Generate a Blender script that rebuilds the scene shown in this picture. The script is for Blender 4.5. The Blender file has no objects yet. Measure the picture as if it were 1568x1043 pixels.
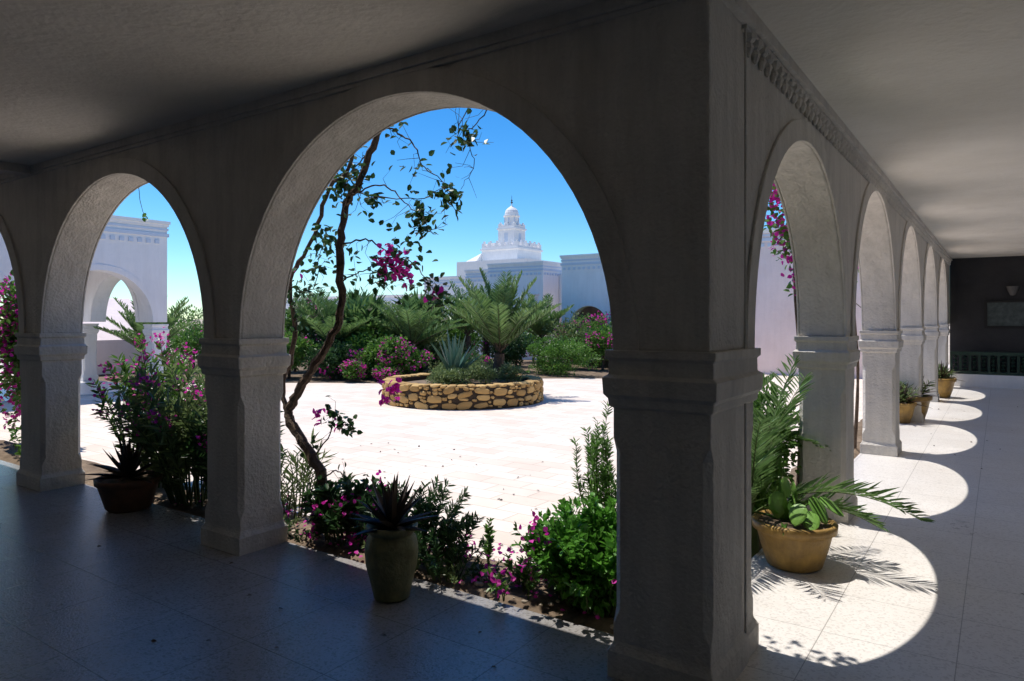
import bpy, math, random
import numpy as np
from mathutils import Vector
rng=np.random.default_rng(7); random.seed(7)
scene=bpy.context.scene
# ---------------------------------------------------------------- materials
def nmat(name):
    m=bpy.data.materials.new(name); m.use_nodes=True
    nt=m.node_tree; b=nt.nodes['Principled BSDF']; return m,nt,b
def N(nt,t,**kw):
    n=nt.nodes.new(t)
    for k,v in kw.items():
        if k in n.inputs.keys(): n.inputs[k].default_value=v
        else: setattr(n,k,v)
    return n
def c4(c): return (c[0],c[1],c[2],1)
def stucco(name,c1,c2,scale=1.5,rough=.85,bump=.35,bscale=45,spec=.25,streak=0):
    m,nt,b=nmat(name); L=nt.links
    tc=N(nt,'ShaderNodeTexCoord')
    n1=N(nt,'ShaderNodeTexNoise'); n1.inputs['Scale'].default_value=scale; n1.inputs['Detail'].default_value=8; n1.inputs['Roughness'].default_value=.65
    cr=N(nt,'ShaderNodeValToRGB'); cr.color_ramp.elements[0].position=.3; cr.color_ramp.elements[1].position=.7
    cr.color_ramp.elements[0].color=c4(c2); cr.color_ramp.elements[1].color=c4(c1)
    L.new(tc.outputs['Object'],n1.inputs['Vector']); L.new(n1.outputs['Fac'],cr.inputs['Fac']); col=cr.outputs['Color']
    if streak:
        mp=N(nt,'ShaderNodeMapping'); mp.inputs['Scale'].default_value=(5,5,.7)
        n5=N(nt,'ShaderNodeTexNoise'); n5.inputs['Scale'].default_value=1.6; n5.inputs['Detail'].default_value=6; n5.inputs['Roughness'].default_value=.7
        L.new(tc.outputs['Object'],mp.inputs['Vector']); L.new(mp.outputs[0],n5.inputs['Vector'])
        r5=N(nt,'ShaderNodeValToRGB'); r5.color_ramp.elements[0].position=.35; r5.color_ramp.elements[1].position=.6
        r5.color_ramp.elements[0].color=(1-streak,1-streak,1-streak*1.05,1); r5.color_ramp.elements[1].color=(1,1,1,1)
        L.new(n5.outputs['Fac'],r5.inputs['Fac'])
        m5=N(nt,'ShaderNodeMix',data_type='RGBA',blend_type='MULTIPLY'); m5.inputs[0].default_value=1
        L.new(col,m5.inputs[6]); L.new(r5.outputs['Color'],m5.inputs[7]); col=m5.outputs[2]
    L.new(col,b.inputs['Base Color'])
    n2=N(nt,'ShaderNodeTexNoise'); n2.inputs['Scale'].default_value=bscale; n2.inputs['Detail'].default_value=5
    n3=N(nt,'ShaderNodeTexNoise'); n3.inputs['Scale'].default_value=bscale*.12; n3.inputs['Detail'].default_value=3
    ad=N(nt,'ShaderNodeMath',operation='MULTIPLY_ADD'); ad.inputs[1].default_value=2.5
    L.new(tc.outputs['Object'],n2.inputs['Vector']); L.new(tc.outputs['Object'],n3.inputs['Vector'])
    L.new(n3.outputs['Fac'],ad.inputs[0]); L.new(n2.outputs['Fac'],ad.inputs[2])
    bp=N(nt,'ShaderNodeBump'); bp.inputs['Strength'].default_value=bump; bp.inputs['Distance'].default_value=.012
    L.new(ad.outputs[0],bp.inputs['Height']); L.new(bp.outputs['Normal'],b.inputs['Normal'])
    b.inputs['Roughness'].default_value=rough; b.inputs['Specular IOR Level'].default_value=spec
    return m
def leafmat(name,c1,c2,trans=.35,rough=.4):
    m,nt,b=nmat(name); L=nt.links
    g=N(nt,'ShaderNodeNewGeometry'); cr=N(nt,'ShaderNodeValToRGB')
    cr.color_ramp.elements[0].color=c4(c1); cr.color_ramp.elements[1].color=c4(c2)
    tc=N(nt,'ShaderNodeTexCoord'); n1=N(nt,'ShaderNodeTexNoise'); n1.inputs['Scale'].default_value=3
    ma=N(nt,'ShaderNodeMath',operation='MULTIPLY_ADD'); ma.inputs[1].default_value=.6
    mb=N(nt,'ShaderNodeMath',operation='MULTIPLY'); mb.inputs[1].default_value=.45
    L.new(tc.outputs['Object'],n1.inputs['Vector']); L.new(n1.outputs['Fac'],mb.inputs[0])
    L.new(g.outputs['Random Per Island'],ma.inputs[0]); L.new(mb.outputs[0],ma.inputs[2])
    L.new(ma.outputs[0],cr.inputs['Fac']); L.new(cr.outputs['Color'],b.inputs['Base Color'])
    b.inputs['Roughness'].default_value=rough; b.inputs['Specular IOR Level'].default_value=.5
    if trans>0:
        t=N(nt,'ShaderNodeBsdfTranslucent'); L.new(cr.outputs['Color'],t.inputs['Color'])
        mx=N(nt,'ShaderNodeMixShader'); mx.inputs[0].default_value=trans
        L.new(b.outputs[0],mx.inputs[1]); L.new(t.outputs[0],mx.inputs[2])
        L.new(mx.outputs[0],nt.nodes['Material Output'].inputs['Surface'])
    return m
def tiles(name,w,h,offset,c1,c2,mortar,msize,rough,speck=True,bump=.2,rot=0,stain=.8,bs=22):
    m,nt,b=nmat(name); L=nt.links
    tc=N(nt,'ShaderNodeTexCoord'); mp=N(nt,'ShaderNodeMapping'); mp.inputs['Rotation'].default_value[2]=rot
    mp.inputs['Location'].default_value=(.17,.23,0)
    br=N(nt,'ShaderNodeTexBrick',offset=offset); br.inputs['Scale'].default_value=1
    br.inputs['Brick Width'].default_value=w; br.inputs['Row Height'].default_value=h
    br.inputs['Mortar Size'].default_value=msize; br.inputs['Mortar Smooth'].default_value=.3; br.inputs['Bias'].default_value=0
    br.inputs['Color1'].default_value=c4(c1); br.inputs['Color2'].default_value=c4(c2); br.inputs['Mortar'].default_value=c4(mortar)
    L.new(tc.outputs['Object'],mp.inputs['Vector']); L.new(mp.outputs[0],br.inputs['Vector'])
    n1=N(nt,'ShaderNodeTexNoise'); n1.inputs['Scale'].default_value=1.3; n1.inputs['Detail'].default_value=9; n1.inputs['Roughness'].default_value=.7
    L.new(tc.outputs['Object'],n1.inputs['Vector'])
    cr=N(nt,'ShaderNodeValToRGB'); cr.color_ramp.elements[0].position=.3; cr.color_ramp.elements[1].position=.72
    cr.color_ramp.elements[0].color=(stain,stain*.975,stain*.95,1); cr.color_ramp.elements[1].color=(1,1,1,1)
    L.new(n1.outputs['Fac'],cr.inputs['Fac'])
    mx=N(nt,'ShaderNodeMix',data_type='RGBA',blend_type='MULTIPLY'); mx.inputs[0].default_value=1
    L.new(br.outputs['Color'],mx.inputs[6]); L.new(cr.outputs['Color'],mx.inputs[7])
    out=mx.outputs[2]
    if speck:
        v=N(nt,'ShaderNodeTexVoronoi'); v.inputs['Scale'].default_value=85
        L.new(tc.outputs['Object'],v.inputs['Vector'])
        sp=N(nt,'ShaderNodeSeparateColor'); L.new(v.outputs['Color'],sp.inputs[0])
        r2=N(nt,'ShaderNodeValToRGB'); r2.color_ramp.elements[0].position=.0; r2.color_ramp.elements[1].position=.35
        r2.color_ramp.elements[0].color=(.5,.47,.44,1); r2.color_ramp.elements[1].color=(1,1,1,1)
        L.new(sp.outputs[0],r2.inputs['Fac'])
        m2=N(nt,'ShaderNodeMix',data_type='RGBA',blend_type='MULTIPLY'); m2.inputs[0].default_value=speck
        L.new(out,m2.inputs[6]); L.new(r2.outputs['Color'],m2.inputs[7]); out=m2.outputs[2]
    L.new(out,b.inputs['Base Color'])
    n4=N(nt,'ShaderNodeTexNoise'); n4.inputs['Scale'].default_value=bs; n4.inputs['Detail'].default_value=4
    L.new(tc.outputs['Object'],n4.inputs['Vector'])
    mr=N(nt,'ShaderNodeMapRange'); mr.inputs['To Min'].default_value=max(.05,rough-.07); mr.inputs['To Max'].default_value=rough+.12
    L.new(n1.outputs['Fac'],mr.inputs['Value']); L.new(mr.outputs[0],b.inputs['Roughness'])
    sb=N(nt,'ShaderNodeMath',operation='MULTIPLY_ADD'); sb.inputs[1].default_value=-1.5
    L.new(br.outputs['Fac'],sb.inputs[0]); L.new(n4.outputs['Fac'],sb.inputs[2])
    bp=N(nt,'ShaderNodeBump'); bp.inputs['Strength'].default_value=bump; bp.inputs['Distance'].default_value=.004
    L.new(sb.outputs[0],bp.inputs['Height']); L.new(bp.outputs['Normal'],b.inputs['Normal'])
    return m
M_wall=stucco('stucco_gallery',(.76,.715,.64),(.63,.59,.53),bump=.8,streak=.16)
M_out=stucco('stucco_white',(.92,.90,.88),(.84,.82,.81),scale=.8,streak=.06)
M_pink=stucco('stucco_pink_white',(.90,.77,.73),(.80,.65,.60),scale=.7,streak=.06)
M_ceil=stucco('stucco_ceiling',(.82,.78,.70),(.68,.64,.56),scale=.9,bump=.8,bscale=24)
M_inner=stucco('dark_plaster',(.15,.145,.14),(.11,.105,.10))  # kept dark so the unseen back wall bounces less light into the left gallery
M_dark=stucco('shaded_end_stucco',(.050,.050,.053),(.036,.036,.04))  # deep shade on the end wall is put into this colour
M_band=stucco('blue_grey_band',(.66,.72,.80),(.60,.66,.75))
M_soil=stucco('soil',(.27,.20,.14),(.10,.07,.045),scale=6,bump=1,bscale=25,rough=.95)
M_sand=stucco('sand',(.56,.47,.37),(.44,.36,.27),scale=.15,bump=.6,bscale=8,rough=.95)
M_floorL=tiles('terrazzo_tiles_shaded',.6,.6,0,(.38,.37,.365),(.355,.345,.34),(.19,.185,.18),.003,.16,speck=.7,bump=.8,stain=.75,bs=75)  # darker copy of the terrazzo: left gallery's dimmer light put into the colour
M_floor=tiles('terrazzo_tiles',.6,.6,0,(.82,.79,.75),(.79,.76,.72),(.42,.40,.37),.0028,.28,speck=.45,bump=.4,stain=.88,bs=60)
M_pave=tiles('stone_paving',.50,.25,.5,(.86,.76,.67),(.77,.65,.55),(.58,.48,.39),.006,.7,speck=0,bump=.5,stain=.84)
M_bark=stucco('bark',(.16,.11,.075),(.05,.035,.025),scale=14,bump=1,bscale=60)
M_stem=stucco('green_stem',(.10,.14,.05),(.06,.09,.03),scale=10)
M_pot=stucco('glazed_ochre_pot',(.50,.31,.09),(.24,.15,.06),scale=7,bump=.4,rough=.4,streak=.3)
M_potg=stucco('mossy_clay_pot',(.34,.32,.15),(.15,.14,.07),scale=8,bump=.4,rough=.45,streak=.3)
M_potd=stucco('dark_clay_pot',(.20,.10,.06),(.10,.055,.035),scale=7,bump=.4,rough=.6)
M_mortar=stucco('mortar',(.07,.05,.035),(.04,.03,.02),scale=8,bump=.6)
M_stone=leafmat('ochre_stone',(.30,.17,.05),(.66,.44,.17),0,.85)
M_frame=stucco('black_frame',(.02,.02,.02),(.015,.015,.015),rough=.4)
M_paper=stucco('poster_print',(.11,.13,.13),(.045,.06,.06),scale=9,bump=0)
M_grn=stucco('green_glazed_tile',(.03,.07,.05),(.02,.04,.03),scale=12,rough=.35)
LG=leafmat('leaf_green',(.045,.13,.018),(.18,.36,.06))
LB=leafmat('leaf_bright',(.05,.17,.02),(.16,.42,.05),.4)
LD=leafmat('leaf_dark',(.018,.055,.015),(.06,.14,.04))
LO=leafmat('leaf_olive',(.09,.15,.045),(.26,.34,.13))
LP=leafmat('palm_leaf',(.07,.16,.04),(.26,.40,.14),.3,.4)
LA=leafmat('agave_blue_green',(.06,.15,.11),(.15,.28,.21),.08)
LX=leafmat('aloe_dark',(.035,.03,.022),(.12,.07,.045),.08)
LC=leafmat('cactus_green',(.10,.24,.04),(.22,.42,.08),.1)
LF=leafmat('bougainvillea_bract',(.50,.01,.26),(.88,.05,.56),.42,.6)
# ---------------------------------------------------------------- mesh builder
class MB:
    def __init__(s): s.v=[];s.f=[];s.m=[];s.n=0
    def add(s,vs,fs,mi=0):
        vs=[tuple(map(float,p)) for p in vs]; b=s.n
        s.v+=vs; s.n+=len(vs); s.f+=[tuple(i+b for i in f) for f in fs]; s.m+=[mi]*len(fs)
    def obj(s,name,mats,parent=None,smooth=False,merge=False,bevel=0):
        me=bpy.data.meshes.new(name); me.from_pydata(s.v,[],s.f)
        for m in mats: me.materials.append(m)
        if len(mats)>1: me.polygons.foreach_set('material_index',s.m)
        if smooth: me.polygons.foreach_set('use_smooth',[True]*len(s.f))
        me.update(); o=bpy.data.objects.new(name,me); scene.collection.objects.link(o)
        if merge:
            import bmesh
            bm=bmesh.new(); bm.from_mesh(me); bmesh.ops.remove_doubles(bm,verts=bm.verts,dist=1e-4)
            bmesh.ops.recalc_face_normals(bm,faces=bm.faces); bm.to_mesh(me); bm.free()
        if bevel:
            md=o.modifiers.new('bevel','BEVEL'); md.width=bevel; md.segments=2; md.limit_method='ANGLE'; md.angle_limit=math.radians(40)
        if parent: o.parent=parent
        return o
def empty(name):
    e=bpy.data.objects.new(name,None); e.empty_display_size=.2; scene.collection.objects.link(e); return e
def box(mb,x0,x1,y0,y1,z0,z1,mi=0):
    mb.add([(x0,y0,z0),(x1,y0,z0),(x1,y1,z0),(x0,y1,z0),(x0,y0,z1),(x1,y0,z1),(x1,y1,z1),(x0,y1,z1)],
      [(0,3,2,1),(4,5,6,7),(0,1,5,4),(1,2,6,5),(2,3,7,6),(3,0,4,7)],mi)
def lathe(mb,c,prof,n=32,mi=0,wob=0):
    vs=[];fs=[]
    for r,z in prof:
        for i in range(n):
            a=2*math.pi*i/n; rr=r*(1+wob*math.sin(3*a+z*9))
            vs.append((c[0]+rr*math.cos(a),c[1]+rr*math.sin(a),c[2]+z))
    for j in range(len(prof)-1):
        for i in range(n):
            k=(i+1)%n; fs.append((j*n+i,j*n+k,(j+1)*n+k,(j+1)*n+i))
    mb.add(vs,fs,mi)
def catmull(pts,k=5):
    P=[np.array(p,float) for p in pts]; P=[2*P[0]-P[1]]+P+[2*P[-1]-P[-2]]; out=[]
    for i in range(1,len(P)-2):
        for j in range(k):
            t=j/k; out.append(.5*((2*P[i])+(P[i+1]-P[i-1])*t+(2*P[i-1]-5*P[i]+4*P[i+1]-P[i+2])*t*t+(-P[i-1]+3*P[i]-3*P[i+1]+P[i+2])*t**3))
    out.append(P[-2]); return out
def tube(mb,pts,r0,r1,n=6,mi=0,jit=0):
    pts=[np.array(p,float) for p in pts]; vs=[];fs=[]; m=len(pts)
    for j,p in enumerate(pts):
        d=pts[min(j+1,m-1)]-pts[max(j-1,0)]; d/=np.linalg.norm(d)+1e-9
        a=np.cross(d,(0.3,.8,.1)); a/=np.linalg.norm(a)+1e-9; b=np.cross(d,a)
        r=(r0+(r1-r0)*j/(m-1))*(1+jit*rng.uniform(-1,1))
        for i in range(n):
            t=2*math.pi*i/n; vs.append(p+r*(math.cos(t)*a+math.sin(t)*b))
    for j in range(m-1):
        for i in range(n):
            k=(i+1)%n; fs.append((j*n+i,j*n+k,(j+1)*n+k,(j+1)*n+i))
    mb.add(vs,fs,mi)
def unit(a): return a/(np.linalg.norm(a,axis=-1,keepdims=True)+1e-9)
def leaves(mb,P,D,L,W,mi,droop=.12,updir=1.0,fold=.15):
    P=np.asarray(P,float); n=len(P)
    if n==0: return
    D=unit(np.asarray(D,float)); L=(np.ones(n)*L)[:,None]; W=(np.ones(n)*W)[:,None]
    Nn=np.array([0,0,updir])+rng.normal(0,.6,(n,3)); Nn-=(Nn*D).sum(1,keepdims=True)*D; Nn=unit(Nn); S=np.cross(D,Nn)
    V=np.stack([P,P+D*.3*L+S*.5*W+Nn*fold*W,P+D*.68*L+S*.42*W+Nn*(fold*W-droop*.4*L),P+D*L-Nn*droop*L,
                P+D*.68*L-S*.42*W+Nn*(fold*W-droop*.4*L),P+D*.3*L-S*.5*W+Nn*fold*W],1).reshape(-1,3)
    b=mb.n; mb.v+=[tuple(x) for x in V.tolist()]; mb.n+=len(V)
    for i in range(n):
        k=b+6*i; mb.f.append((k,k+1,k+2,k+3)); mb.f.append((k,k+3,k+4,k+5))
    mb.m+=[mi]*(2*n)
def blob(mb,c,r,n,L,W,mi=0,clumps=14,cs=.42,flower=None,ff=.0,zmin=0.0,box_=False):
    c=np.array(c,float); r=np.array(r,float)
    cc=rng.normal(0,1,(clumps,3)); cc=unit(cc)*rng.uniform(.25,.72,(clumps,1))
    if box_: cc=rng.uniform(-.75,.75,(clumps,3))
    sz=rng.uniform(.7,1.3,clumps)*cs
    k=rng.integers(0,clumps,n); u=unit(rng.normal(0,1,(n,3))); rad=rng.uniform(.45,1.08,(n,1))**.5
    P=c+(cc[k]+u*rad*sz[k][:,None])*r
    D=u+.6*rng.normal(0,1,(n,3))+np.array([0,0,.35])
    ok=P[:,2]>zmin; P=P[ok];D=D[ok];k=k[ok]
    Ls=L*rng.uniform(.6,1.25,len(P)); 
    if flower is not None:
        fc=rng.random(clumps)<min(1,ff*3); isf=fc[k]&(rng.random(len(P))<.45)
        out=((P-c)/r); isf&=(np.linalg.norm(out,axis=1)>.6)
        leaves(mb,P[~isf],D[~isf],Ls[~isf],(W/L)*Ls[~isf],mi)
        leaves(mb,P[isf]+unit(D[isf])*L*.4,rng.normal(0,1,(isf.sum(),3)),L*.75,L*.6,flower,droop=0)
    else: leaves(mb,P,D,Ls,(W/L)*Ls,mi)
def stembush(mb,base,ns,h,spread,L,W,per,li,si,fi=None,fp=0,bend=.3,baser=.1,pitch=.9,start=.2):
    base=np.array(base,float)
    for s in range(ns):
        a=rng.uniform(0,2*math.pi); q=math.sqrt(rng.random()); hh=h*rng.uniform(.55,1.0)*(1-.25*q)
        o=np.array([math.cos(a),math.sin(a),0])
        p0=base+o*baser*q; p3=base+o*spread*q+np.array([0,0,hh]); mid=(p0+p3)/2+np.array([0,0,hh*.12])+rng.normal(0,.04,3)*h-o*bend*.2*spread*q
        pts=catmull([p0,mid,p3],6); tube(mb,pts,.006*(h**.5)+.002,.0015,4,si)
        T=np.array(pts); n=per; t=rng.uniform(start,1,n)*(len(T)-1.001); i=t.astype(int); f=(t-i)[:,None]
        P=T[i]*(1-f)+T[i+1]*f; dd=unit(T[i+1]-T[i]); R=unit(np.cross(dd,rng.normal(0,1,(n,3))))
        D=R*pitch+dd*.8
        Ls=L*rng.uniform(.6,1.15,n); leaves(mb,P,D,Ls,W*Ls/L,li)
        if fi is not None and rng.random()<fp:
            m=rng.integers(8,22); PP=T[-1]+rng.normal(0,.045,(m,3)); leaves(mb,PP,rng.normal(0,1,(m,3)),.035,.032,fi,droop=0)
def frond(mb,base,az,el,length,curve,li=0,si=1,nl=46,ll=.28,lw=.02,vee=.45,r=.008):
    h=np.array([math.cos(az),math.sin(az),0.]); z=np.array([0,0,1.]); p=np.array(base,float); pts=[p.copy()]; e=el; st=length/14
    for i in range(14):
        p=p+(h*math.cos(e)+z*math.sin(e))*st; pts.append(p.copy()); e-=curve/14
    tube(mb,pts,r,.0015,5,si); T=np.array(pts)
    t=np.linspace(.16,1,nl)*(len(T)-1.001); i=t.astype(int); f=(t-i)[:,None]
    P=T[i]*(1-f)+T[i+1]*f; dd=unit(T[i+1]-T[i]); side=np.cross(dd,z); side=unit(side); up=np.cross(side,dd)
    w=np.sin(np.linspace(.25,1,nl)*math.pi*.93)**.6
    for sg in (1,-1):
        D=side*sg*.85+dd*.75+up*vee+rng.normal(0,.09,(nl,3)); leaves(mb,P,D,ll*w*rng.uniform(.85,1.1,nl),lw,li,droop=.12,fold=.3)
def palm(mb,base,nf,length,lo=.3,hi=1.4,curve=1.3,ll=.3,lw=.022,nl=46):
    for i in range(nf):
        frond(mb,base,i*2.399+rng.uniform(-.3,.3),rng.uniform(lo,hi),length*rng.uniform(.75,1.1),curve*rng.uniform(.7,1.3),ll=ll,lw=lw,nl=nl)
def fanpalm(mb,base,nf,length,R,nl=22):
    for i in range(nf):
        az=i*2.399+rng.uniform(-.3,.3); el=rng.uniform(.1,1.45); d=np.array([math.cos(az)*math.cos(el),math.sin(az)*math.cos(el),math.sin(el)])
        q=np.array(base)+d*length*rng.uniform(.7,1.1); tube(mb,[base,q],.008,.005,4,1)
        s=unit(np.cross(d,[0,0,1.])); a=np.linspace(-1.9,1.9,nl)[:,None]
        D=d*np.cos(a)+s*np.sin(a)+rng.normal(0,.06,(nl,3)); leaves(mb,np.repeat([q],nl,0),D,R*rng.uniform(.8,1.05,nl),R*.09,0,droop=.25)
def rosette(mb,base,n,L,W,mi=0,lo=.2,hi=1.4,curve=.5):
    for i in range(n):
        az=i*2.399+rng.uniform(-.2,.2); e=lo+(hi-lo)*((i+.5)/n)+rng.uniform(-.1,.1); l=L*rng.uniform(.8,1.1)
        h=np.array([math.cos(az),math.sin(az),0.]); z=np.array([0,0,1.]); s=np.array([-math.sin(az),math.cos(az),0.])
        p=np.array(base,float); vs=[];K=7
        for j in range(K+1):
            t=j/K; w=W*.5*(0.7+1.2*t*(1-t))*(1-t**2.2)+.0008; nrm=-h*math.sin(e)+z*math.cos(e)
            vs+=[p+s*w+nrm*w*.45,p-nrm*w*.35,p-s*w+nrm*w*.45,p+nrm*w*.08]
            p=p+(h*math.cos(e)+z*math.sin(e))*l/K; e+=curve/K*(-1 if i<n*.5 else .3)
        fs=[]
        for j in range(K):
            for q in range(4): fs.append((j*4+q,j*4+(q+1)%4,j*4+4+(q+1)%4,j*4+4+q))
        mb.add(vs,fs,mi)
# ---------------------------------------------------------------- architecture
def arcade(parent,mp,s0,s1,arches,spring,ztop,th,mat,seg=40,ring=True,ringw=.13,zoff=0,name='arch_wall',bevel=.012):
    prof=[(s0,spring)]
    for a,b in arches:
        r=(b-a)/2;c=(a+b)/2
        for i in range(seg+1):
            t=math.pi-math.pi*i/seg; prof.append((c+r*math.cos(t),spring+r*1.0*math.sin(t)))
    prof.append((s1,spring)); pr=[prof[0]]
    for q in prof[1:]:
        if abs(q[0]-pr[-1][0])>1e-6: pr.append(q)
    mb=MB()
    for (a,za),(b,zb) in zip(pr[:-1],pr[1:]):
        mb.add([mp(a,0,za),mp(b,0,zb),mp(b,0,ztop),mp(a,0,ztop),mp(a,th,za),mp(b,th,zb),mp(b,th,ztop),mp(a,th,ztop)],
           [(0,1,2,3),(5,4,7,6),(4,5,1,0),(3,2,6,7)])
    for a,z in (pr[0],pr[-1]): mb.add([mp(a,0,z),mp(a,0,ztop),mp(a,th,ztop),mp(a,th,z)],[(0,1,2,3)])
    mb.obj(name,[mat],parent,merge=True,bevel=bevel)
    if ring:
        mr=MB()
        for a,b in arches:
            r=(b-a)/2;c=(a+b)/2;R=r+ringw; pts=[]
            for i in range(seg+1):
                t=math.pi-math.pi*i/seg
                pts.append([(c+r*math.cos(t),spring+r*1.0*math.sin(t)),(c+R*math.cos(t),spring+.001+R*1.0*math.sin(t))])
            for (i0,o0),(i1,o1) in zip(pts[:-1],pts[1:]):
                for t0,t1 in ((-.018,0.0),(th,th+.018)):
                    V=[mp(*i0[:1],t0,i0[1]),mp(i1[0],t0,i1[1]),mp(o1[0],t0,o1[1]),mp(o0[0],t0,o0[1]),mp(i0[0],t1,i0[1]),mp(i1[0],t1,i1[1]),mp(o1[0],t1,o1[1]),mp(o0[0],t1,o0[1])]
                    mr.add(V,[(0,1,2,3),(5,4,7,6),(0,4,5,1),(3,2,6,7)])
        mr.obj('archivolt_rings',[mat],parent,merge=True,bevel=.005)
PROF=[(0,.022,.004),(.115,.022,.004),(.145,.004,.004),(.16,0,.004),(.24,0,.004),(.31,0,.035),(1.03,0,.035),(1.10,0,.004),(1.235,0,.004),
      (1.245,.016,.004),(1.28,.02,.004),(1.30,.036,.004),(1.375,.04,.004),(1.39,.018,.004),(1.455,.016,.004),(1.468,.030,.004),(1.503,.030,.004)]
def pier(x0,x1,y0,y1,parent,mat,dz=0,name='pier',top=None):
    mb=MB();vs=[];fs=[]; P=list(PROF)
    for z,e,c in P:
        a0,a1,b0,b1=x0-e,x1+e,y0-e,y1+e; z+=dz
        vs+=[(a0+c,b0,z),(a1-c,b0,z),(a1,b0+c,z),(a1,b1-c,z),(a1-c,b1,z),(a0+c,b1,z),(a0,b1-c,z),(a0,b0+c,z)]
    for j in range(len(P)-1):
        for i in range(8):
            k=(i+1)%8; fs.append((j*8+i,j*8+k,j*8+8+k,j*8+8+i))
    n=(len(P)-1)*8; fs.append(tuple(range(n,n+8))); mb.add(vs,fs); return mb.obj(name,[mat],parent,bevel=.004)
SP=1.50; FY=2.945; TH=.34; RX=-1.03
A=empty('arcade')
lp=[(-1.47,-1.01),(-4.78,-4.345),(-8.0,-7.5),(-11.25,-10.8),(-14.5,-14.05)]
arL=[(lp[i+1][1]-0.0,lp[i][0]) for i in range(4)][::-1]
arcade(A,lambda s,t,z:(s,FY+t,z),-16.4,-1.2,arL,SP,3.9,TH,M_wall)
for a,b in lp[1:]: pier(a,b,FY-.01,FY+TH+.01,A,M_wall)
pier(-1.47,-1.01,FY-.01,3.40,A,M_wall,name='corner_pier')
mb=MB(); box(mb,-1.462,-1.015,FY-.012,3.395,1.5,3.2); mb.obj('corner_shaft',[M_wall],A,bevel=.012)
B=empty('arcade')
rp=[(3.3,3.60),(6.17,6.60),(9.47,9.9),(12.77,13.2),(16.07,16.5),(19.37,19.8)]
arR=[(rp[i][1],rp[i+1][0]) for i in range(5)]
arcade(B,lambda s,t,z:(RX-t,s,z),3.2,20.7,arR,SP-.002,3.9,TH,M_wall)
for i,(a,b) in enumerate(rp): pier(RX-TH-.01,RX+.01,a,b,B,M_wall,dz=-.004)
mb=MB(); box(mb,-16.2,-1.03,FY-.022,FY+.01,3.035,3.062); box(mb,-16.2,-1.03,FY-.04,FY+.01,3.062,3.13); mb.obj('cornice',[M_wall],A,bevel=.005)
mb=MB(); box(mb,RX-.01,RX+.035,3.402,20.45,3.04,3.062); box(mb,RX-.01,RX+.065,3.402,20.45,3.062,3.13); box(mb,-1.02,-.966,2.90,3.400,3.058,3.128)
y=3.50
while y<20.4:
    lathe(mb,(RX+.014,y,2.93),[(.001,0),(.016,.014),(.028,.045),(.018,.07),(.034,.085),(.038,.111)],8); y+=.115
mb.obj('scalloped_cornice',[M_wall],B)
mb=MB(); tube(mb,[(-1.004,3.41,.02),(-1.004,3.41,3.1)],.006,.006,8); mb.obj('conduit',[M_wall],B)
def parapet(par,x0,x1,y0,y1,z,o=.05,mat=M_out,blue=True):
    mb=MB(); box(mb,x0-o,x1+o,y0-o,y1+o,z,z+.07); box(mb,x0-o*.5,x1+o*.5,y0-o*.5,y1+o*.5,z-.06,z-.001); 
    mb.obj('parapet_cap',[mat],par)
    if blue:
        mb=MB(); box(mb,x0-.03,x1+.03,y0-.03,y1+.03,z-.30,z-.22); box(mb,x0-.02,x1+.02,y0-.02,y1+.02,z-.15,z-.10); mb.obj('string_course',[M_band],par)
        mb=MB()
        for ax in range(int((x1-x0)/.2)): 
            xx=x0+.09+ax*.2
            box(mb,xx,xx+.1,y0-.03,y0+.002,z-.47,z-.38)
        for ax in range(int((y1-y0)/.2)):
            yy=y0+.09+ax*.2; box(mb,x1-.002,x1+.03,yy,yy+.1,z-.47,z-.38)
        mb.obj('dentils',[M_band],par)
parapet(A,-16.4,-1.4,FY,FY+TH,3.9,blue=False); parapet(B,RX-TH,RX,3.45,20.7,3.902,blue=False)
def Lslab(name,x0,x1,y0,y1,xi,y2,z0,z1,mat):
    mb=MB(); p=[(x0,y0),(x1,y0),(x1,y2),(xi,y2),(xi,y1),(x0,y1)]
    v=[(a,b,z0) for a,b in p]+[(a,b,z1) for a,b in p]
    f=[(0,1,2,3,4,5)[::-1],(6,7,8,9,10,11)]+[(i,(i+1)%6,6+(i+1)%6,6+i) for i in range(6)]
    mb.add(v,f); return mb.obj(name,[mat])
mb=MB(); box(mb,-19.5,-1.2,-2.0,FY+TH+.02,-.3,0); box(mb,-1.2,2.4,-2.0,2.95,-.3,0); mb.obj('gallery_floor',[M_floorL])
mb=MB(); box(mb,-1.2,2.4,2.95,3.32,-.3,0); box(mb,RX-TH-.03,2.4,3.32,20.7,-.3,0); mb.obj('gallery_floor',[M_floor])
Lslab('gallery_ceiling',-19.5,2.5,-2.1,FY+.05,RX-.05,20.75,3.12,3.4,M_ceil)
mb=MB(); box(mb,-7.84,-7.68,-2.0,FY-.03,3.04,3.15); mb.obj('ceiling_beam',[M_wall])
GW=empty('gallery_walls')
mb=MB(); box(mb,-19.5,2.4,-2.15,-2.0,-.01,3.2); mb.obj('back_wall',[M_inner],GW)
mb=MB(); box(mb,2.4,2.55,-2.15,20.7,-.01,3.2); mb.obj('side_wall',[M_out],GW)
mb=MB(); box(mb,-1.02,2.4,20.5,20.7,-.01,3.2); mb.obj('end_wall',[M_dark],GW)
e=empty('framed_picture'); yb=20.48
mb=MB(); x0,x1,z0,z1=-.31,.95,1.40,2.08
for q in ((x0,x1,z0,z0+.06),(x0,x1,z1-.06,z1),(x0,x0+.06,z0+.06,z1-.06),(x1-.06,x1,z0+.06,z1-.06)): box(mb,q[0],q[1],yb-.04,yb+.01,q[2],q[3])
mb.obj('frame',[M_frame],e); mb=MB(); box(mb,x0+.06,x1-.06,yb-.012,yb+.01,z0+.06,z1-.06); mb.obj('print',[M_paper],e)
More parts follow.
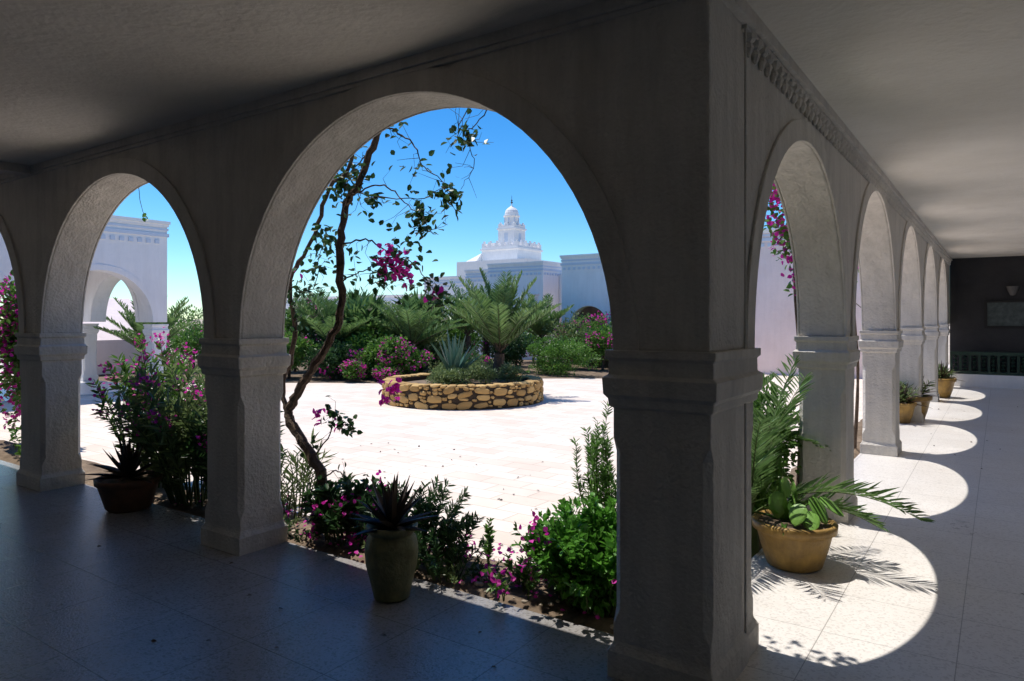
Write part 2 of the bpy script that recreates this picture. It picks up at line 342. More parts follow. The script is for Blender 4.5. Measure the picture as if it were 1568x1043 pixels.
mb=MB(); lathe(mb,(.25,20.4,2.18),[(.001,0),(.05,.01),(.09,.1),(.13,.22),(.10,.22),(.001,.1)],16); mb.obj('wall_sconce',[M_inner])
e=empty('tiled_balustrade'); mb=MB(); box(mb,-1.0,2.38,20.1,20.3,0,.3); mb.obj('plinth',[M_out],e)
mb=MB(); box(mb,-1.0,2.38,20.12,20.28,.3,.37); box(mb,-1.0,2.38,20.12,20.28,.76,.84)
x=-1.0
while x<2.2:
    box(mb,x,x+.05,20.15,20.25,.37,.76)
    for q in range(4):
        lathe(mb,(x+.115+.0*q,20.2,.38+.095*q),[(.0,0),(.05,.045),(.0,.09)],8)
    x+=.19
mb.obj('green_lattice',[M_grn],e)
# ---------------------------------------------------------------- ground
mb=MB(); S=900; mb.add([(-S,-S,-.3),(S,-S,-.3),(S,S,-.3),(-S,S,-.3)],[(0,1,2,3)]); mb.obj('ground',[M_sand])
mb=MB(); mb.add([(-40,3.25,-.04),(RX-TH,3.25,-.04),(RX-TH,30,-.04),(-40,30,-.04)],[(0,1,2,3)]); mb.obj('courtyard_paving',[M_pave])
mb=MB()
def bed(x0,x1,y0,y1,nx,ny,z=.0):
    vs=[];fs=[]
    for j in range(ny+1):
        for i in range(nx+1):
            x=x0+(x1-x0)*i/nx; y=y0+(y1-y0)*j/ny; ed=min(i,nx-i,j,ny-j)
            vs.append((x+(rng.uniform(-.03,.03) if ed==0 else 0),y+(rng.uniform(-.04,.04) if j==ny else 0),z+(-.03 if ed==0 else rng.uniform(-.012,.03))))
    for j in range(ny):
        for i in range(nx): k=j*(nx+1)+i; fs.append((k,k+1,k+nx+2,k+nx+1))
    mb.add(vs,fs)
bed(-16,-1.4,3.30,3.95,90,6,-.015); bed(-2.45,-1.4,3.95,6.2,8,20,-.015); bed(-1.9,-1.4,6.2,19.5,6,80,-.015); mb.obj('planting_bed_soil',[M_soil],smooth=True)
# ---------------------------------------------------------------- other wings
W=empty('left_wing_building')
arcade(W,lambda s,t,z:(-16.2-t,s,z),3.4,9.0,[(3.75,6.0),(6.35,8.65)],1.55,3.85,.35,M_out,seg=28)
arcade(W,lambda s,t,z:(s,9.0-t-.001,z),-19.6,-16.56,[(-19.2,-16.95)],1.55,3.85,.35,M_out,seg=28)
arcade(W,lambda s,t,z:(-19.25-t-.36,s,z),3.4,9.0,[(3.75,6.0),(6.35,8.65)],1.55,3.85,.35,M_out,seg=28)
for y0,y1 in ((3.4,3.75),(6.0,6.35),(8.65,8.99)):
    pier(-16.55,-16.2,y0,y1,W,M_out); pier(-19.96,-19.61,y0,y1,W,M_out)
mb=MB(); box(mb,-19.9,-16.25,3.4,8.95,3.2,3.4); mb.obj('roof',[M_out],W); parapet(W,-19.96,-16.2,3.4,9.0,3.86)
mb=MB(); box(mb,-19.9,-16.25,3.3,8.97,-.2,.0); mb.obj('wing_floor',[M_floor],W)
mb=MB(); mb.add([(-24,9,0),(-21.5,9,0),(-21.5,9,1.0),(-24,9,2.3),(-24,12,0),(-21.5,12,0),(-21.5,12,1.0),(-24,12,2.3)],[(0,1,2,3),(5,4,7,6),(3,2,6,7),(1,5,6,2),(4,0,3,7)]); mb.obj('outdoor_staircase',[M_pink])
F=empty('far_wing_building')
def block(x0,x1,y0,y1,z,mat=M_out,par=F,nm='wall_block'):
    mb=MB(); box(mb,x0,x1,y0,y1,-.2,z); mb.obj(nm,[mat],par); parapet(par,x0,x1,y0,y1,z+.002,mat=M_out)
block(-23.8,-19.6,26.5,30,3.62); block(-19.6,-17.6,24.6,29.9,3.72); block(-17.6,-14.9,23.6,29.8,3.84)
arcade(F,lambda s,t,z:(s,24.8+t,z),-14.88,-13.0,[(-14.5,-13.4)],1.75,3.45,.35,M_out,seg=20)
mb=MB(); box(mb,-14.89,-14.5,24.81,25.14,-.2,1.74); box(mb,-13.4,-13.0,24.81,25.14,-.2,1.74); box(mb,-14.89,-13.0,26.5,29,-.2,3.4); mb.obj('entrance_recess',[M_pink],F)
block(-46,-23.9,29,31,2.9)
arcade(F,lambda s,t,z:(s,22.0+t,z),-13.1,-7.0,[(-12.75,-11.2),(-10.8,-9.3),(-8.9,-7.4)],1.3,3.85,.35,M_out,seg=24)
for a,b in ((-13.1,-12.75),(-11.2,-10.8),(-9.3,-8.9),(-7.4,-7.0)): pier(a,b,22.0,22.35,F,M_out,dz=-.2)
parapet(F,-13.1,-7.0,22.0,22.35,3.852)
mb=MB(); box(mb,-13.1,-7,25.4,25.7,-.1,3.6); box(mb,-13.1,-12.9,22.36,25.39,-.1,3.6); mb.obj('inner_wall',[M_pink],F); mb=MB(); box(mb,-12.89,-7,22.3,25.39,3.0,3.2); mb.obj('roof',[M_out],F)
block(-6.99,-1.38,21.6,25.7,4.25,M_pink)
mb=MB()
for x,y in ((-18.9,24.6),(-16.9,23.6),(-15.6,23.6)):
    box(mb,x,x+.5,y-.06,y+.01,2.55,2.62); box(mb,x+.05,x+.45,y-.02,y+.01,1.9,2.5)
mb.obj('blind_niches',[M_pink],F)
T=empty('mosque_tower'); cx,cy=-51.4,73.9
mb=MB(); box(mb,cx-2.75,cx+2.75,cy-2.75,cy+2.75,-.3,10.7)
box(mb,cx-2.9,cx+2.9,cy-2.9,cy+2.9,10.2,10.4)
def merlons(x0,w,n,sz,z,h1,h2):
    step=(2*w-sz)/(n-1); seen=set()
    for i in range(n):
        for a,b in ((i,0),(i,n-1),(0,i),(n-1,i)):
            if (a,b) in seen: continue
            seen.add((a,b)); X=cx-w+a*step; Yy=cy-w+b*step
            box(mb,X+.004,X+sz-.004,Yy+.004,Yy+sz-.004,z-.05,z+h1); box(mb,X+sz*.28,X+sz*.72,Yy+sz*.28,Yy+sz*.72,z+h1-.02,z+h1+h2)
merlons(0,2.75,6,.5,10.7,.4,.28)
box(mb,cx-1.25,cx+1.25,cy-1.25,cy+1.25,10.65,13.4); box(mb,cx-1.38,cx+1.38,cy-1.38,cy+1.38,12.9,13.1)
merlons(0,1.25,3,.45,13.4,.25,.2)
lathe(mb,(cx,cy,13.38),[(.95,0),(.95,1.2),(1.08,1.22),(1.08,1.36),(.92,1.38),(.90,1.7),(.78,2.05),(.5,2.35),(.2,2.55),(.07,2.7),(.05,3.0)],16)
box(mb,cx-5,cx+5.5,cy-5,cy+5,-.35,8.7); 
mb.add([(cx-4.6,cy-4.0,8.71),(cx-2.76,cy-4.0,8.71),(cx-2.76,cy+2,8.71),(cx-4.6,cy+2,8.71),(cx-2.76,cy-2.7,9.9),(cx-2.76,cy+2,9.9)],[(0,1,4),(0,4,5,3),(1,2,5,4)])
mb.obj('tower_body',[M_out],T)
mb=MB()
box(mb,cx-.28,cx+.28,cy-1.27,cy-1.2,11.3,12.4); box(mb,cx+1.2,cx+1.27,cy-.28,cy+.28,11.3,12.4)
for i in range(8):
    t=i*math.pi/4+.2; X=cx+.93*math.cos(t);Y=cy+.93*math.sin(t); box(mb,X-.08,X+.08,Y-.08,Y+.08,13.8,14.4)
mb.obj('tower_windows',[M_band],T)
mb=MB(); lathe(mb,(cx,cy,16.3),[(.04,0),(.16,.15),(.04,.3),(.12,.42),(.03,.55),(.02,1.0),(.001,1.1)],8); mb.obj('finial',[M_frame],T)
# ---------------------------------------------------------------- circular planter
C=empty('round_stone_planter'); pc=(-9.1,11.33); R=1.62; H=.40
mb=MB(); lathe(mb,(pc[0],pc[1],-.05),[(R,0),(R,H+.02),(R-.26,H+.02),(R-.26,H-.1)],64); mb.obj('mortar_core',[M_mortar],C)
import bmesh
bm=bmesh.new(); bmesh.ops.create_icosphere(bm,subdivisions=2,radius=1); sv=np.array([v.co[:] for v in bm.verts]); sf=[tuple(v.index for v in f.verts) for f in bm.faces]; bm.free()
mb=MB()
placed=[]
for tr in range(6000):
    big=tr<500; w=rng.uniform(.10,.15) if big else rng.uniform(.045,.10); hgt=rng.uniform(.05,.075) if big else rng.uniform(.025,.05)
    if tr>2500: w=rng.uniform(.03,.05); hgt=rng.uniform(.02,.03)
    t=rng.uniform(0,2*math.pi); z=rng.uniform(-.02+hgt*.4,.375-hgt*.6)
    ok=True
    for (t2,z2,w2,h2) in placed:
        dt=abs((t-t2+math.pi)%(2*math.pi)-math.pi)*R
        if dt<(w+w2)*.93 and abs(z-z2)<(hgt+h2)*.93: ok=False;break
    if not ok: continue
    placed.append((t,z,w,hgt))
    V=np.sign(sv)*np.abs(sv)**.7*np.array([.035,w,hgt])*(1+rng.normal(0,.07,(len(sv),1)))
    rt=rng.normal(0,.2); V[:,1:]=V[:,1:]@np.array([[math.cos(rt),-math.sin(rt)],[math.sin(rt),math.cos(rt)]])
    cth,sth=math.cos(t),math.sin(t); rr=R+.005
    mb.add(np.stack([pc[0]+(rr+V[:,0])*cth-V[:,1]*sth,pc[1]+(rr+V[:,0])*sth+V[:,1]*cth,z+V[:,2]],1),sf)
tot=0
while tot<2*math.pi-.05:
    w=min(rng.uniform(.07,.19),2*math.pi-tot); t=tot+w/2; tot+=w
    V=np.sign(sv)*np.abs(sv)**.6*np.array([.15*rng.uniform(.9,1.1),w*R/2*.92,.03])*(1+rng.normal(0,.05,(len(sv),1)))
    cth,sth=math.cos(t),math.sin(t); rr=R-.12
    mb.add(np.stack([pc[0]+(rr+V[:,0])*cth-V[:,1]*sth,pc[1]+(rr+V[:,0])*sth+V[:,1]*cth,.385+V[:,2]+rng.uniform(-.008,.008)],1),sf)
mb.obj('stones',[M_stone],C)
mb=MB(); lathe(mb,(pc[0],pc[1],.28),[(R-.2,0),(R*.5,.06),(.001,.09)],32); mb.obj('planter_soil',[M_soil],C)
mb=MB()
for i in range(15):
    a=rng.uniform(0,6.28); q=rng.uniform(.4,1.1); blob(mb,(pc[0]+q*math.cos(a),pc[1]+q*math.sin(a),.5),(.3,.3,rng.uniform(.16,.3)),650,.06,.02,0,8,zmin=.3)
mb.obj('low_shrubs',[LO,M_stem])
mb=MB(); rosette(mb,(pc[0]-.05,pc[1]-.25,.38),24,1.05,.13,lo=.75,hi=1.5,curve=.15); mb.obj('agave_plant',[LA],smooth=False)
mb=MB(); tube(mb,[(-8.85,12.2,.0),(-8.85,12.22,.5),(-8.8,12.2,.9)],.14,.11,10,1,.1); palm(mb,(-8.8,12.2,.9),30,1.75,.7,1.5,.3,.34,.024,46); mb.obj('date_palm',[LP,M_bark])
# ---------------------------------------------------------------- garden beyond
ca,sa=math.cos(math.radians(34.8)),math.sin(math.radians(34.8))
def G(d,l,z=0): return (-sa*d+ca*l, ca*d+sa*l, z)
mb=MB(); blob(mb,G(20.6,1.45,.5),(1.1,.75,.62),8000,.06,.035,0,40,.3,box_=True); mb.obj('clipped_hedge',[LG,M_stem])
mb=MB(); blob(mb,G(19.2,-1.4,.35),(.8,.6,.5),4000,.07,.035,0,20,.35); blob(mb,G(21,-3.2,.4),(1.3,.7,.6),5000,.07,.035,0,24,.35); mb.obj('clipped_hedge',[LD,M_stem])
specs=[(19.5,-6.2,.9,1.4,0),(20.5,-5.3,.9,1.7,1),(22,-6.8,1.0,2.2,0),(23,-4.6,1.0,2.2,2),(24,-3,1.1,2.2,0),(25,-1.6,1.0,2.1,2),(24.5,-.4,.9,2.0,2),
 (23,1.8,1.0,1.7,2),(24.5,3.0,1.2,1.9,0),(23.5,3.9,1,1.6,2),(22.5,2.9,.9,1.4,0),(26,-7,1.4,2.3,2),(27,-9,1.5,2.5,0),(21.5,-8.3,1.1,1.9,2),(19.3,-3.6,.7,1.1,0),(21,-2.1,.9,1.2,2),(24,-11,1.5,2.2,2),(22,-10,1.2,2.0,0),(26.5,.8,1.3,1.8,0),(20,4.3,.9,1.4,0),
 (19.2,-4.9,.8,1.0,1),(20.2,-4.1,.9,1.4,0),(22.5,-5.6,1.0,1.7,1),(21.8,.1,.8,1.2,1),(23.5,-1.8,.9,1.6,0),(25.5,-4.2,1.1,2.1,1),(19.6,-7.6,.9,1.5,0)]
MM={0:LG,1:LD,2:LO}
for i,(d,l,r,h,k) in enumerate(specs):
    mb=MB(); p=G(d,l,h*.52); blob(mb,p,(r,r,h*.55),3000,.11,.045,0,26,.32,flower=2,ff=.07 if i%2==0 else .02)
    tube(mb,[(p[0],p[1],-.05),(p[0]+.1,p[1],h*.6)],.05,.02,6,1); mb.obj('garden_shrub',[MM[k],M_bark,LF])
for (d,l,h,r) in ((19.0,-2.75,.9,1.0),(20.5,-1.0,.6,.8),(18.6,-3.3,.45,.7),(24.0,2.9,1.7,1.1),(22.2,4.4,1.4,.9),(18.7,-6.6,1.3,.7),(21.5,-2.8,1.7,.8),(18.5,-4.2,.5,.6),(18.8,-3.2,1.2,.7),(23.2,1.9,1.6,.8)):
    mb=MB(); blob(mb,G(d,l,h*.6),(r*.7,r*.7,h*.55),1700,.09,.05,0,14,.35,flower=2,ff=.28); mb.obj('bougainvillea_shrub',[LG,M_stem,LF])
for (d,l,h,n,Ln) in ((21,-4.4,1.1,26,1.4),(22.5,-3.0,1.2,26,1.4),(21.8,-6.2,1.0,24,1.5),(24.5,-.9,1.1,24,1.7),(25.5,-5.6,1.3,26,1.4),(19,-9.8,.6,24,1.7),(24,1.0,.9,24,1.5),(22,-1.4,1.1,24,1.7),(20.3,-2.9,.8,24,1.7),(20.5,-5.2,.7,24,1.7)):
    mb=MB(); p=G(d,l,0); tube(mb,[(p[0],p[1],-.05),(p[0],p[1],h)],.14,.11,8,1,.1); 
    if n==26: fanpalm(mb,(p[0],p[1],h),30,.75,.7)
    else: palm(mb,(p[0],p[1],h),n,Ln,.55,1.5,.4,.36,.03,36)
    mb.obj('garden_palm',[LP,M_bark])
mb=MB()
def patch(pts,z): mb.add([(G(a,b)[0],G(a,b)[1],z) for a,b in pts],[tuple(range(len(pts)))])
patch([(18,-12),(18.3,-5),(18,-2.2),(19.2,-.6),(19.6,.5),(19.6,5),(24,6),(30,6),(33,-14)],-.03); mb.obj('garden_soil',[M_soil])
# ---------------------------------------------------------------- near bed plants
Y=3.55; mb=MB()
def BR(pts,r0,r1,mi=1): 
    p=[(x,Y+dy,z) for x,dy,z in pts]; c=catmull(p,6); c=[q+rng.normal(0,.006,3) for q in c]; tube(mb,c,r0,r1,7,mi,.12); return np.array(c)
BR([(-4.28,0,-.05),(-4.27,.02,.2),(-4.25,.02,.44),(-4.42,.0,.66),(-4.62,.0,.86),(-4.60,.03,.98),(-4.44,.03,1.18),(-4.17,0,1.44),(-4.03,.02,1.73),(-4.02,0,2.12),(-4.0,.02,2.46),(-3.82,0,2.63),(-3.65,.0,2.92),(-3.55,0,3.15),(-3.5,0,3.5)],.045,.02)
BR([(-4.62,0,.86),(-4.75,.05,1.1),(-4.6,.05,1.5),(-4.66,.05,1.95),(-4.4,.04,2.24),(-4.17,.02,2.62),(-3.96,.03,2.76),(-3.9,.1,3.3)],.022,.012)
tw=[]
tw.append(BR([(-3.6,0,3.0),(-3.49,.0,2.97),(-3.33,.03,2.86),(-3.25,.05,2.7),(-3.05,.05,2.55),(-2.96,.05,2.36)],.007,.002))
tw.append(BR([(-3.9,0,2.55),(-3.7,.1,2.62),(-3.5,.1,2.5),(-3.3,.1,2.35),(-3.2,.1,2.22)],.007,.002))
tw.append(BR([(-4.0,0,2.2),(-3.8,.08,2.22),(-3.6,.1,2.1),(-3.4,.1,2.05),(-3.2,.1,1.85),(-3.12,.1,1.75)],.007,.002))
tw.append(BR([(-4.0,0,2.4),(-3.85,-.05,2.55),(-3.6,-.05,2.5),(-3.2,-.05,2.45),(-2.95,-.05,2.5)],.006,.002))
tw.append(BR([(-2.6,.1,3.4),(-2.72,.08,3.0),(-2.85,.05,2.85),(-2.8,.05,2.65),(-2.92,.05,2.5)],.005,.0015))
tw.append(BR([(-2.7,.1,3.3),(-2.95,.08,2.93),(-2.9,.05,2.75)],.005,.0015))
tw.append(BR([(-3.65,0,2.9),(-3.85,.0,2.75),(-3.95,.0,2.62),(-4.02,.02,2.7)],.006,.002))
tw.append(BR([(-4.55,0,1.95),(-4.75,.0,1.9),(-4.9,-.02,2.02)],.006,.002))
tw.append(BR([(-4.03,0,1.9),(-3.9,.08,2.0),(-3.75,.1,1.98),(-3.65,.1,1.85)],.006,.002))
tw.append(BR([(-4.62,0,1.9),(-4.4,.06,1.88),(-4.3,.06,2.2)],.005,.002))
tw.append(BR([(-4.3,0,.6),(-4.15,.03,.8),(-4.1,.03,.95),(-3.98,.03,.85)],.006,.002))
tw.append(BR([(-4.2,0,.45),(-4.05,.03,.5),(-3.95,.03,.36)],.006,.002))
for ti,T_ in enumerate(tw):
    base=len(T_); few=ti in (4,5)
    for q in range(12):
        i=rng.integers(2,base-1); d=rng.normal(0,1,3)*np.array([1,.5,.8]); d[2]-=.2; d=unit(d)*rng.uniform(.06,.24)
        e=T_[i]+d; mdl=(T_[i]+e)/2+rng.normal(0,.025,3); tube(mb,[T_[i],mdl,e],.0022,.001,4,1)
        n=rng.integers(0,2 if few else 5); leaves(mb,e+rng.normal(0,.022,(n,3)),rng.normal(0,1,(n,3)),.052,.036,0)
    for cl in range(1 if few else 2):
        i=rng.integers(base//2,base); n=rng.integers(8,20); leaves(mb,T_[i]+rng.normal(0,.035,(n,3)),rng.normal(0,1,(n,3)),.058,.04,0)
for (x,z,n,mi,s) in ((-3.99,2.7,50,0,.06),(-4.1,2.6,36,0,.05),(-3.3,2.25,26,0,.05),(-2.99,2.42,30,0,.045),(-3.55,2.05,60,2,.05),(-3.42,1.98,30,2,.05),(-3.62,2.0,36,0,.06),(-3.4,2.08,40,0,.07),(-3.1,1.78,20,0,.04),(-3.13,1.82,10,2,.03),
                   (-4.25,2.3,26,0,.05),(-4.45,1.88,30,0,.06),(-3.83,.42,20,0,.05),(-3.98,.87,14,0,.03),(-3.55,1.13,30,2,.045),(-2.88,2.87,8,0,.04),(-4.1,2.2,26,0,.04),(-4.55,1.6,16,0,.05),(-4.3,.9,12,2,.03),(-4.1,.84,8,2,.03),(-4.6,2.05,6,2,.03)):
    P=np.array([x,Y+.05,z])+rng.normal(0,s,(n,3)); leaves(mb,P,rng.normal(0,1,(n,3)),.055,.04 if mi==0 else .042,mi)
mb.obj('bougainvillea_tree',[LD,M_bark,LF])
mb=MB(); b1=BR([(-7.0,.0,3.3),(-6.95,.05,2.75),(-6.86,.05,2.62)],.004,.0015); b2=BR([(-6.6,.4,3.3),(-6.45,.45,2.2),(-6.3,.45,1.85),(-5.9,.45,1.78),(-5.7,.45,1.85)],.004,.0015)
leaves(mb,b1[-1]+rng.normal(0,.03,(6,3)),rng.normal(0,1,(6,3)),.05,.035,0); leaves(mb,b2[-6:]+rng.normal(0,.03,(len(b2[-6:]),3)),rng.normal(0,1,(len(b2[-6:]),3)),.055,.04,0)
mb.obj('hanging_vine',[LG,M_bark,LF])
mb=MB(); stembush(mb,(-5.95,3.62,0),65,1.45,.75,.16,.030,36,0,1,2,.28,baser=.25); mb.obj('oleander_bush',[LO,M_stem,LF])
mb=MB(); stembush(mb,(-5.35,3.6,0),60,1.1,.42,.12,.022,40,0,1,2,.10,baser=.2); mb.obj('oleander_bush',[LD,M_stem,LF])
mb=MB(); stembush(mb,(-6.85,3.75,0),55,1.65,.6,.10,.03,36,0,1,2,.55,baser=.2); mb.obj('bougainvillea_shrub',[LG,M_stem,LF])
mb=MB(); blob(mb,(-10.6,3.95,1.2),(.7,.4,1.2),4500,.08,.045,0,26,.35,flower=2,ff=.3); mb.obj('bougainvillea_shrub',[LG,M_stem,LF])
mb=MB(); blob(mb,(-9.3,3.7,.15),(.6,.3,.3),1600,.07,.03,0,14,.35); mb.obj('low_shrubs',[LG,M_stem])
mb=MB(); stembush(mb,(-3.95,3.6,0),42,.50,.36,.09,.035,32,0,1,2,.08,baser=.2); mb.obj('bed_shrub',[LD,M_stem,LF])
mb=MB(); stembush(mb,(-3.25,3.55,0),44,.58,.42,.07,.014,50,0,1,baser=.15); stembush(mb,(-2.9,3.42,0),20,.44,.3,.06,.014,40,0,1,baser=.1); mb.obj('rosemary_bush',[LD,M_stem,LF])
mb=MB(); stembush(mb,(-4.75,3.7,0),16,.75,.3,.16,.015,22,0,1,baser=.12); mb.obj('bed_shrub',[LO,M_stem])
mb=MB(); stembush(mb,(-2.80,3.74,0),3,.50,.06,.045,.016,60,0,1,baser=.03,start=.1); mb.obj('bed_sprig',[LG,M_stem,LF])
mb=MB()
for x in np.arange(-5.0,-2.0,.13):
    stembush(mb,(x,3.55+rng.uniform(-.2,.32),0),9,.13,.16,.035,.013,18,0 if rng.random()<.6 else 3,1,2,.09,baser=.07,start=.05)
mb.obj('ground_cover',[LO,M_stem,LF,LD])
mb=MB(); blob(mb,(-1.95,3.60,.28),(.50,.29,.34),5600,.05,.03,0,36,.3); stembush(mb,(-1.9,3.62,0),60,.64,.55,.055,.034,28,0,1,2,.02,baser=.2,start=.4); mb.obj('bright_green_shrub',[LB,M_stem,LF])
mb=MB(); stembush(mb,(-2.4,3.46,0),14,.22,.24,.045,.022,20,0,1,2,.4,baser=.15); mb.obj('flowering_shrub',[LG,M_stem,LF])
mb=MB(); stembush(mb,(-2.12,4.35,0),36,1.15,.34,.06,.010,110,0,1,baser=.15,bend=-.6); mb.obj('rosemary_bush',[LG,M_stem])
mb=MB(); stembush(mb,(-2.1,4.0,0),24,.5,.3,.12,.012,24,0,1,baser=.15); mb.obj('bed_shrub',[LO,M_stem])
mb=MB(); palm(mb,(-2.0,6.2,.5),14,.9,.4,1.4,.8,.25,.02,40); mb.obj('garden_palm',[LP,M_bark])
mb=MB(); blob(mb,(-1.7,6.2,.6),(.35,.5,.65),4200,.06,.03,0,24,.33); mb.obj('bed_shrub',[LG,M_stem])
mb=MB(); blob(mb,(-1.62,5.5,.35),(.25,.5,.45),3500,.07,.03,0,20,.33); mb.obj('bed_shrub',[LG,M_stem])
def vine(x,y,top,pts,name='climbing_bougainvillea',ff=.5):
    mb=MB(); c=catmull([(x,y,-.05),(x+.03,y+.05,1.0),(x-.02,y,2.0),(x,y-.03,top)],6); tube(mb,c,.022,.012,7,1,.15)
    for (a,b,z,s,n) in pts:
        k=rng.random(n)<ff; P=np.array([a,b,z])+rng.normal(0,s,(n,3)); D=rng.normal(0,1,(n,3))
        leaves(mb,P[~k],D[~k],.06,.04,0); leaves(mb,P[k],D[k],.045,.042,2,droop=0); tube(mb,[(x,y,min(top,z+.3)),((a+x)/2,(b+y)/2,z+.2),(a,b,z)],.006,.002,5,1)
    return mb.obj(name,[LG,M_bark,LF])
vine(-1.48,3.5,3.3,[(-1.80,3.70,2.55,.09,44),(-1.66,3.74,2.7,.08,34),(-1.6,3.66,2.85,.08,24)],ff=.3)
vine(-1.46,6.48,3.4,[(-1.60,6.3,2.75,.10,170),(-1.55,6.35,2.55,.10,150),(-1.52,6.35,2.35,.08,110),(-1.50,6.35,2.2,.06,60),(-1.46,6.3,1.95,.03,12),(-1.44,6.3,1.85,.02,6),(-1.6,6.3,2.95,.1,90)],ff=.6)
vine(-1.5,9.7,3.4,[(-1.3,9.8,1.55,.06,30),(-1.55,9.7,2.3,.1,70)],ff=.5)
# ---------------------------------------------------------------- pots
def pot(name,c,prof,mat,plants):
    e=empty(name); mb=MB(); lathe(mb,(c[0],c[1],0.002),prof,36,wob=.006); mb.obj('pot',[mat],e,smooth=True)
    r=prof[-1][0]; mb=MB(); lathe(mb,(c[0],c[1],0),[(r+.01,prof[-1][1]),(.001,prof[-1][1]+.02)],24); mb.obj('pot_soil',[M_soil],e)
    for nm,m,mats in plants: m.obj(nm,mats,e)
p=(-2.95,3.0); mb=MB(); rosette(mb,(p[0],p[1],.40),30,.34,.06,lo=.15,hi=1.45,curve=.2)
pot('potted_aloe',p,[(.001,0),(.085,0),(.105,.01),(.12,.08),(.15,.2),(.158,.29),(.145,.355),(.125,.375),(.125,.385),(.15,.40),(.155,.425),(.14,.435),(.12,.42),(.115,.38)],M_potg,[('aloe_leaves',mb,[LX])])
p=(-6.2,3.10); mb=MB(); rosette(mb,(p[0],p[1],.26),36,.38,.055,lo=.1,hi=1.45,curve=.3)
pot('potted_aloe',p,[(.001,0),(.16,0),(.18,.02),(.235,.2),(.245,.22),(.26,.225),(.265,.27),(.25,.275),(.22,.24)],M_potd,[('aloe_leaves',mb,[LX])])
p=(-1.13,4.93); mb=MB()
def pad(c,az,tilt,a,b,th=.012):
    nrm=np.array([math.cos(az)*math.cos(tilt),math.sin(az)*math.cos(tilt),math.sin(tilt)]); s=unit(np.cross(nrm,[0,0,1.])); u=np.cross(s,nrm)
    V=np.array(c)+sv[:,0:1]*nrm*th+sv[:,1:2]*s*a*(1+.25*sv[:,2:3])+sv[:,2:3]*u*b; mb.add(V,sf)
for q in ((.02,-.02,.37,.3,.2,.06,.095),(.15,.03,.38,-.6,.7,.06,.10),(-.09,-.06,.40,-1.4,.1,.06,.09),(.23,.02,.42,-.5,1.1,.05,.10),(.05,-.12,.37,-1.7,.6,.06,.08),(-.02,.1,.45,.5,.1,.055,.09),(.12,-.08,.33,-1.2,1.0,.06,.09),(-.04,-.04,.52,-.4,.3,.045,.07)):
    pad((p[0]+q[0],p[1]+q[1],q[2]),q[3],q[4],q[5],q[6])
cact=mb; mb=MB(); rosette(mb,(p[0]-.06,p[1],.27),16,.3,.04,lo=.1,hi=1.4)
pot('potted_prickly_pear',p,[(.001,0),(.16,0),(.175,.01),(.21,.12),(.235,.22),(.24,.235),(.265,.245),(.27,.295),(.25,.305),(.225,.28)],M_pot,[('cactus_pads',cact,[LC]),('aloe_leaves',mb,[LG])])
mb=MB(); bs=(-1.45,5.05,.25); tube(mb,[(bs[0],bs[1],-.03),bs],.06,.05,8,1)
for az,el,Ln,cv in ((-.05,.72,1.14,1.25),(.3,.5,.85,1.1),(1.2,1.25,1.15,.6),(2.2,1.3,1.2,.5),(-1.2,1.25,1.0,.8),(3.2,1.2,1.1,.8),(.9,1.4,1.15,.35),(-2.3,1.1,1.0,1.0),(4.2,1.3,1.1,.6),(-1.6,.8,.8,1.2)):
    frond(mb,bs,az,el,Ln,cv,ll=.23,lw=.013,nl=38)
mb.obj('young_palm',[LP,M_stem])
for (x,y,s) in ((-1.15,13.0,1.0),(-1.0,17.1,1.0),(-1.28,12.6,.8)):
    mb=MB(); rosette(mb,(x,y,.36*s),26,.42,.05); m2=mb; mb=MB(); stembush(mb,(x,y,.3*s),18,.4,.25,.12,.02,14,0,1)
    pot('potted_agave',(x,y),[(.001,0),(.15*s,0),(.2*s,.15*s),(.24*s,.33*s),(.27*s,.34*s),(.27*s,.4*s),(.24*s,.4*s),(.22*s,.37*s)],M_pot,[('leaves',m2,[LX]),('stems',mb,[LO,M_stem])])
mb=MB(); n=420; P=np.stack([rng.uniform(-6,-1.6,n),rng.uniform(3.32,4.3,n),np.full(n,.004)],1); P[:,2]=np.where(P[:,1]<3.98,.035,-.03)
k=rng.random(n)<.5; D=rng.normal(0,1,(n,3))*np.array([1,1,.1]); leaves(mb,P[k],D[k],.03,.02,0); leaves(mb,P[~k],D[~k],.035,.02,1)
n=40; P=np.stack([rng.uniform(-1.0,1.5,n),rng.uniform(3.6,18,n),np.full(n,.008)],1); leaves(mb,P,rng.normal(0,1,(n,3))*np.array([1,1,.1]),.03,.016,1)
n=40; P=np.stack([rng.uniform(-7,-1.2,n),rng.uniform(1.4,3.1,n),np.full(n,.008)],1); leaves(mb,P,rng.normal(0,1,(n,3))*np.array([1,1,.1]),.03,.016,1)
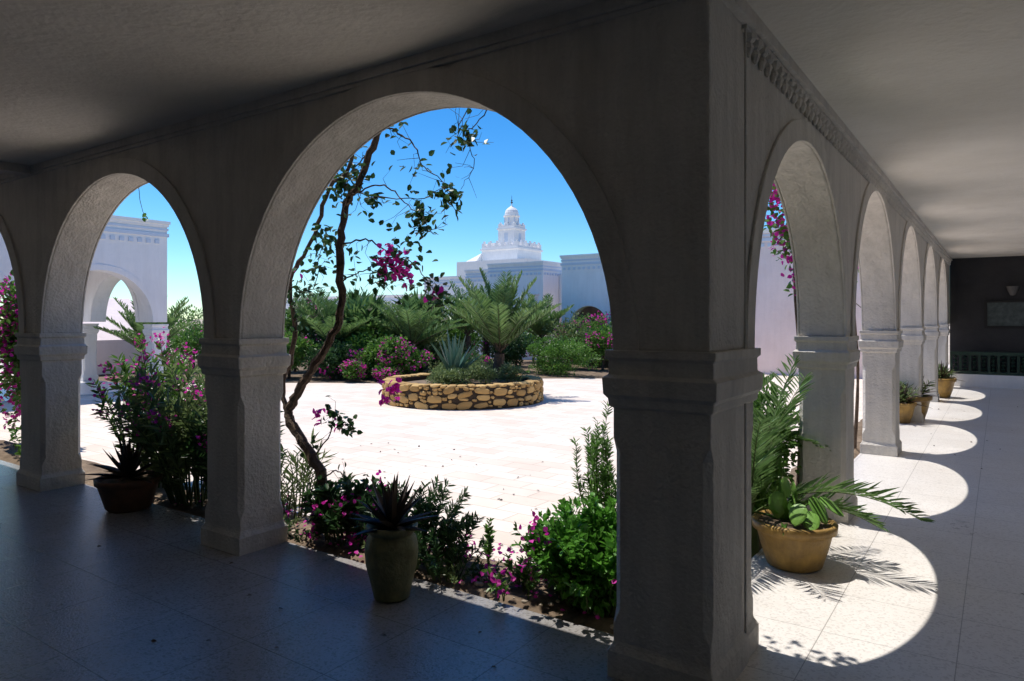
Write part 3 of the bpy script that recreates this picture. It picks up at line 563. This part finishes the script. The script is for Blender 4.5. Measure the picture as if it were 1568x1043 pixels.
n=60; P=np.stack([rng.uniform(-7,-2.6,n),rng.uniform(4,7,n),np.full(n,-.034)],1); leaves(mb,P,rng.normal(0,1,(n,3))*np.array([1,1,.1]),.035,.02,1)
mb.obj('fallen_petals_and_leaves',[LF,LX])
mb=MB()
for i in range(260):
    x,y=rng.uniform(-6,-1.6),rng.uniform(3.34,3.95); s=rng.uniform(.006,.022); mb.add(sv*np.array([s,s*.8,s*.6])+np.array([x,y,.015]),sf)
mb.obj('bed_pebbles',[M_sand])
# ---------------------------------------------------------------- light, sky, camera
d=Vector((1.09,-.10,-2.82)); sun=bpy.data.lights.new('sun','SUN'); sun.energy=5; sun.angle=math.radians(.5); sun.color=(1,.95,.88)
so=bpy.data.objects.new('sun',sun); scene.collection.objects.link(so); so.rotation_euler=d.to_track_quat('-Z','Y').to_euler(); so.location=(-10,0,20)
w=bpy.data.worlds.new('World'); scene.world=w; w.use_nodes=True; nt=w.node_tree; bg=nt.nodes['Background']
sk=nt.nodes.new('ShaderNodeTexSky'); sk.sky_type='NISHITA'; sk.sun_disc=False; sk.sun_elevation=math.radians(68.8); sk.sun_rotation=math.radians(276)
sk.air_density=.9; sk.dust_density=0; sk.ozone_density=2.0
hs=nt.nodes.new('ShaderNodeHueSaturation'); hs.inputs['Saturation'].default_value=1.4
ml=nt.nodes.new('ShaderNodeMix'); ml.data_type='RGBA'; ml.blend_type='MULTIPLY'; ml.inputs[0].default_value=1; ml.inputs[7].default_value=(.80,1.04,1.16,1)
nt.links.new(sk.outputs[0],hs.inputs['Color']); nt.links.new(hs.outputs[0],ml.inputs[6]); nt.links.new(ml.outputs[2],bg.inputs['Color']); bg.inputs['Strength'].default_value=.145
cam=bpy.data.cameras.new('camera'); co=bpy.data.objects.new('camera',cam); scene.collection.objects.link(co); scene.camera=co
co.location=(0,0,1.65); co.rotation_euler=(math.radians(90),0,math.radians(34.8)); cam.sensor_width=36; cam.lens=24.68; cam.shift_y=-.022; cam.clip_end=3000; cam.clip_start=.05
scene.view_settings.view_transform='Standard'; scene.view_settings.look='None'; scene.view_settings.exposure=0
